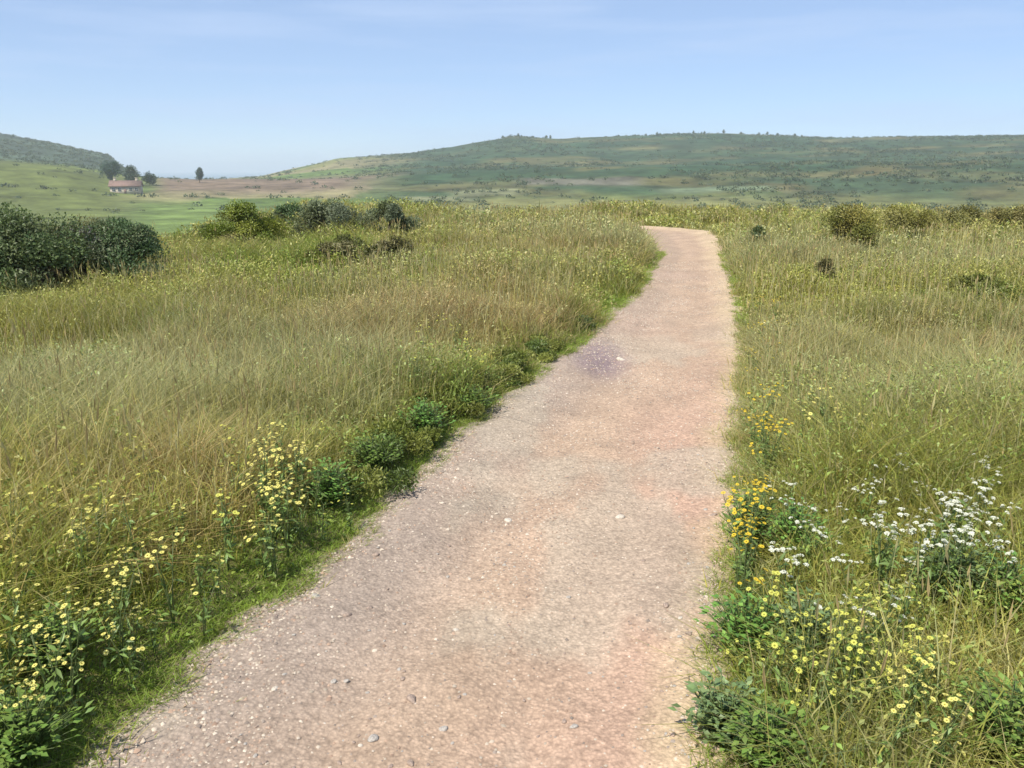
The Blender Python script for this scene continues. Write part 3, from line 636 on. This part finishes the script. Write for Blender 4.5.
def put_stone(x, y, s, me, label, group=None):
    o = link('stone', me, None, (x, y, float(pathz(x, y)) + s * .02)); o.scale = (s, s, s); o.rotation_euler = (rng.normal(0, .15), rng.normal(0, .15), rng.random() * 6.283); tag(o, label, 'stone', group)
SL = [('small grey stone lying loose on the near part of the sandy path', 'small grey stones on the near path'), ('small pale stone lying loose on the near part of the sandy path', 'small pale stones on the near path'), ('small brown stone lying loose on the near part of the sandy path', 'small brown stones on the near path')]
cnt = 0
while cnt < 190:
    q = rng.random()
    if q < .5: px, py = rng.normal(320, 100), rng.uniform(520, 766)
    elif q < .75: px, py = rng.normal(570, 100), rng.uniform(420, 766)
    else: py = rng.uniform(400, 766); px = np.interp(py, [400, 480, 560, 640, 766], [742, 731, 720, 712, 702]) - abs(rng.normal(0, 22)) - 8
    x, y = gp(px, py)
    if pathd(x, y) > -.03: continue
    k_ = int(rng.choice([0, 2, 3, 5, 6, 8, 1])); sz = float(np.clip(rng.lognormal(-4.9, .45), .0035, .02)); put_stone(x, y, sz, ST[k_], *SL[k_ % 3]); cnt += 1
x, y = gp(621, 356); put_stone(x, y, .055, ST[1], 'pale stone at the right end of the dark dip in the path')
x, y = gp(508, 517); put_stone(x, y, .026, ST[4], 'whitish stone in the middle of the path, left one of an even pair')
x, y = gp(620, 517); put_stone(x, y, .026, ST[7], 'whitish stone on the right part of the path, right one of an even pair')
x, y = gp(412, 700); put_stone(x, y, .022, ST[2], 'dark brown stone at the left bottom of the path among gravel')
# grit
def grit():
    n = 60000; y = 1.3 + rng.random(n) ** 1.5 * 14; L = PL(y); R = PR(y); u = rng.random(n) ** 1.25; e_ = rng.random(n) < .3; u = np.where(e_, np.where(rng.random(n) < .5, np.abs(rng.normal(0, .05, n)), 1 - np.abs(rng.normal(0, .04, n))), u); x = L + (R - L) * u
    ok = rng.random(n) < .25 + .9 * sstep(.45, .62, fbm(x * 2, y * 1.1, 121)) * (1 - .5 * u); x, y, u = x[ok], y[ok], u[ok]; n = len(x)
    s = rng.uniform(.0018, .0055, n) * (1 + .05 * y); s = np.where(rng.random(n) < .07 * (1 + 1.5 * (u < .5)), rng.uniform(.005, .010, n), s); z = pathz(x, y)
    o = np.array([[1, 0, 0], [0, 1, 0], [-1, 0, 0], [0, -1, 0], [0, 0, .8]]); j_ = 1 + rng.uniform(-.35, .35, (n, 5, 1)); a = rng.random(n) * 6.283
    P = o[None] * j_; c_, s_ = np.cos(a)[:, None], np.sin(a)[:, None]; V = np.stack([P[..., 0] * c_ - P[..., 1] * s_, P[..., 0] * s_ + P[..., 1] * c_, P[..., 2]], -1) * s[:, None, None] + np.stack([x, y, z], 1)[:, None]
    b = (np.arange(n) * 5)[:, None]; T = np.concatenate([b + np.array([t]) for t in ((0, 1, 4), (1, 2, 4), (2, 3, 4), (3, 0, 4))])
    pal = np.array([[.42, .35, .27], [.27, .22, .18], [.50, .42, .33], [.36, .25, .18]])[rng.integers(0, 4, n)] * rng.uniform(.7, 1.2, n)[:, None]
    mb = MB(); mb.add(V.reshape(-1, 3), T, None, np.repeat(pal, 5, 0)); return mb.build('gravel', attr_mat('gravel_grit', .9, 0, .1))
tag(grit(), 'fine gravel and grit spread over the sandy path', 'gravel', kind='stuff')

# ------------------------------------------------------------------ distance: scrub, trees, farmhouse
def tree_mesh(H, W, n, leaf, cols, trunk_h=.25):
    mb = MB(); k = 22; a = rng.random(k) * 6.283; zf = rng.random(k); prof = np.sin(np.clip(zf * .85 + .12, 0, 1) * math.pi) ** .6
    rr_ = rng.uniform(.2, .75, k) * prof * W / 2; C0 = np.stack([np.cos(a) * rr_, np.sin(a) * rr_, H * (trunk_h + (1 - trunk_h) * (.08 + zf * .8))], 1); rad = rng.uniform(.13, .24, k) * W
    ci = rng.integers(0, k, n); P = C0[ci] + rnd_unit(n) * (rng.random(n) ** .5 * rad[ci])[:, None]
    c = np.asarray(cols)[rng.integers(0, len(cols), k)][ci] * rng.uniform(.7, 1.3, n)[:, None]
    mb.leaves(P, rnd_unit(n), rnd_unit(n, .6), leaf * rng.uniform(.7, 1.4, n), leaf * .6, c)
    tr = MB(); tr.tube([(0, 0, -.3), (0.01 * H, 0, H * .2), (0, .01 * H, H * .5), (.02 * H, 0, H * .85)], np.array([.03, .024, .016, .005]) * H, 6)
    for q in range(8): e = C0[q]; s0 = np.array([0, 0, H * rng.uniform(.2, .45)]); tr.tube([s0, (s0 + e) / 2 + [0, 0, .03 * H], e], np.array([.011, .008, .003]) * H, 4)
    return mb.mesh('crown', M_LEAF), tr.mesh('trunk', M_BARK, True)
def polar(px, r):
    s = dirx(px); y = r / math.hypot(1, s); return s * y, y
def put_tree(px, r, pm, label, group=None, sc=1., name='broadleaf_tree', rot=0.):
    x, y = polar(px, r); e = empty(name, (x, y, float(terrain(x, y)) - .1)); link('crown', pm[0], e); link('trunk', pm[1], e); e.scale = (sc,) * 3; e.rotation_euler[2] = rot; tag(e, label, 'tree', group)
TCOL = [(.05, .085, .035), (.07, .105, .045), (.04, .07, .035)]
put_tree(112, 470, tree_mesh(12, 11, 3500, .7, [(.06, .11, .07), (.05, .10, .06)]), 'tallest distant tree, bluish green, rising behind the left end of the farmhouse')
put_tree(132, 480, tree_mesh(9, 10, 2600, .7, TCOL), 'dark round distant tree behind the right half of the farmhouse roof')
put_tree(150, 490, tree_mesh(6, 9, 1800, .7, TCOL), 'low distant tree immediately right of the farmhouse')
put_tree(200, 520, tree_mesh(8, 6, 1800, .7, [(.06, .10, .07)]), 'lone slim distant tree standing in the pale gap between the hills')
hp = [tree_mesh(8, 9, 900, .9, TCOL, .12), tree_mesh(6.5, 10, 900, .9, TCOL, .1)]
for px in list(np.linspace(622, 716, 11)) + list(np.linspace(506, 552, 6)) + list(np.linspace(738, 800, 6)):
    sc = rng.uniform(.28, .5); put_tree(px + rng.normal(0, 3), 1030 + rng.normal(0, 8), hp[rng.integers(0, 2)], 'small dark tree in the broken line along the top of the right hand hill', 'trees along the hilltop', sc, rot=rng.random() * 6)

def scrub():
    """far-off gorse and hedges that read as one mass on the slopes"""
    mb = MB(); n = 15000; px = rng.uniform(-150, 1180, n); r = np.sqrt(rng.uniform(300 ** 2, 1080 ** 2, n)); s = (px - 512) / 878; y = r / np.hypot(1, s); x = s * y
    hill = sstep(330, 430, px); far_l = (1 - sstep(120, 180, px)) * sstep(560, 640, r)
    dn = 1.1 * hill * sstep(.42, .62, fbm(x / 60, y / 90, 131)) + .9 * far_l * sstep(.35, .6, fbm(x / 50, y / 70, 132)) + .04
    wx = x + 30 * (fbm(x / 120, y / 120, 31) - .5); wy = y + 30 * (fbm(x / 120, y / 120, 32) - .5); f = np.abs(wy / 75 - np.round(wy / 75)) * 75; dn += .9 * (f < 3.0)
    ok = rng.random(n) < dn; x, y = x[ok], y[ok]; k = len(x); rad = rng.uniform(.7, 2.0, k); z = terrain(x, y)
    per = 22; ci = np.repeat(np.arange(k), per); m = len(ci); v = rnd_unit(m, .35); v[:, 2] = np.abs(v[:, 2])
    P = np.stack([x, y, z], 1)[ci] + v * (rad[ci] * rng.uniform(.6, 1, m))[:, None] * [1.3, 1.3, .75]
    pal = np.array([[.05, .08, .035], [.07, .10, .04], [.09, .11, .045]])[rng.integers(0, 3, k)][ci] * rng.uniform(.7, 1.3, m)[:, None]
    mb.leaves(P, rnd_unit(m, .1), v, rad[ci] * .55, rad[ci] * .4, pal * 1.05); return mb.build('hillside_scrub', M_LEAF)
tag(scrub(), 'far off dark scrub and hedgerows scattered over the hillsides', 'scrub', kind='stuff')

def box(mb, x0, x1, y0, y1, z0, z1, c=(.5, .5, .5)):
    V = [(x, y, z) for z in (z0, z1) for y in (y0, y1) for x in (x0, x1)]
    mb.add(V, None, [(0, 2, 3, 1), (4, 5, 7, 6), (0, 1, 5, 4), (2, 6, 7, 3), (0, 4, 6, 2), (1, 3, 7, 5)], c)
def farmhouse():
    x, y = polar(126, 425); e = empty('farmhouse', (x, y, float(terrain(x, y)) - .3)); tag(e, 'small pale farmhouse with a reddish brown roof below the left hill trees', 'house')
    e.rotation_euler[2] = radians(14)
    wm = noise_mat('pale_render', (.38, .32, .24), (.52, .45, .35), .8); rm = noise_mat('clay_roof', (.15, .10, .08), (.25, .155, .12), 1.5)
    W, D, H, P = 12.5, 6.5, 3.5, 2.1; mb = MB(); box(mb, -W / 2, W / 2, -D / 2, D / 2, -1, H)
    mb.add([(-W / 2, -D / 2, H), (-W / 2, D / 2, H), (-W / 2, 0, H + P), (W / 2, -D / 2, H), (W / 2, D / 2, H), (W / 2, 0, H + P)], [(0, 2, 1), (3, 4, 5)], None); mb.build('wall', wm, e)
    o = .5; rf = MB(); zz = H - o * P / (D / 2)
    for s in (-1, 1):
        V = [(-W / 2 - o, s * (D / 2 + o), zz), (W / 2 + o, s * (D / 2 + o), zz), (W / 2 + o, 0, H + P + .05), (-W / 2 - o, 0, H + P + .05)]; V = V + [(a, b, c + .25) for a, b, c in V]
        rf.add(V, None, [(0, 1, 2, 3), (4, 7, 6, 5), (0, 4, 5, 1), (1, 5, 6, 2), (2, 6, 7, 3), (3, 7, 4, 0)])
    ro = rf.build('roof', rm, e)
    for cx in (-4.4, 4.6): c = MB(); box(c, cx - .5, cx + .5, -.4, .4, H + P - .8, H + P + 1.3); box(c, cx - .6, cx + .6, -.5, .5, H + P + 1.3, H + P + 1.5); c.build('chimney', wm, ro)
    gl, _, gb = mat('dark_window_glass'); gb.inputs['Base Color'].default_value = (.03, .04, .05, 1); gb.inputs['Roughness'].default_value = .15
    fr = noise_mat('white_frame', (.7, .7, .67), (.8, .8, .77), 5)
    for wx in (-4.7, -2.3, 2.3, 4.7):
        f = MB(); 
        for (a, b, c, d) in ((wx - .65, wx + .65, 1.2, 1.3), (wx - .65, wx + .65, 2.7, 2.8), (wx - .65, wx - .55, 1.3, 2.7), (wx + .55, wx + .65, 1.3, 2.7), (wx - .04, wx + .04, 1.3, 2.7)): box(f, a, b, -D / 2 - .12, -D / 2 - .01, c, d)
        fo = f.build('window', fr, e); p = MB(); box(p, wx - .55, wx + .55, -D / 2 - .06, -D / 2 - .012, 1.3, 2.7); p.build('pane', gl, fo)
    d = MB(); box(d, -.5, .5, -D / 2 - .1, -D / 2 - .01, 0, 2.2); d.build('door', rm, e)
farmhouse()

# ------------------------------------------------------------------ haze: one closed box of thin air round everything
hz = MB(); box(hz, -24000, 24000, -24000, 24000, -45, 70); me = hz.mesh('haze', None)
hm = bpy.data.materials.new('haze_air'); hm.use_nodes = True; n = hm.node_tree; n.nodes.clear()
oo = n.nodes.new('ShaderNodeOutputMaterial'); pv = n.nodes.new('ShaderNodeVolumePrincipled'); pv.inputs['Color'].default_value = (.92, .965, 1, 1); pv.inputs['Density'].default_value = .0003; pv.inputs['Anisotropy'].default_value = .2
n.links.new(pv.outputs[0], oo.inputs['Volume']); me.materials.append(hm); ho = link('haze', me); tag(ho, kind='stuff')
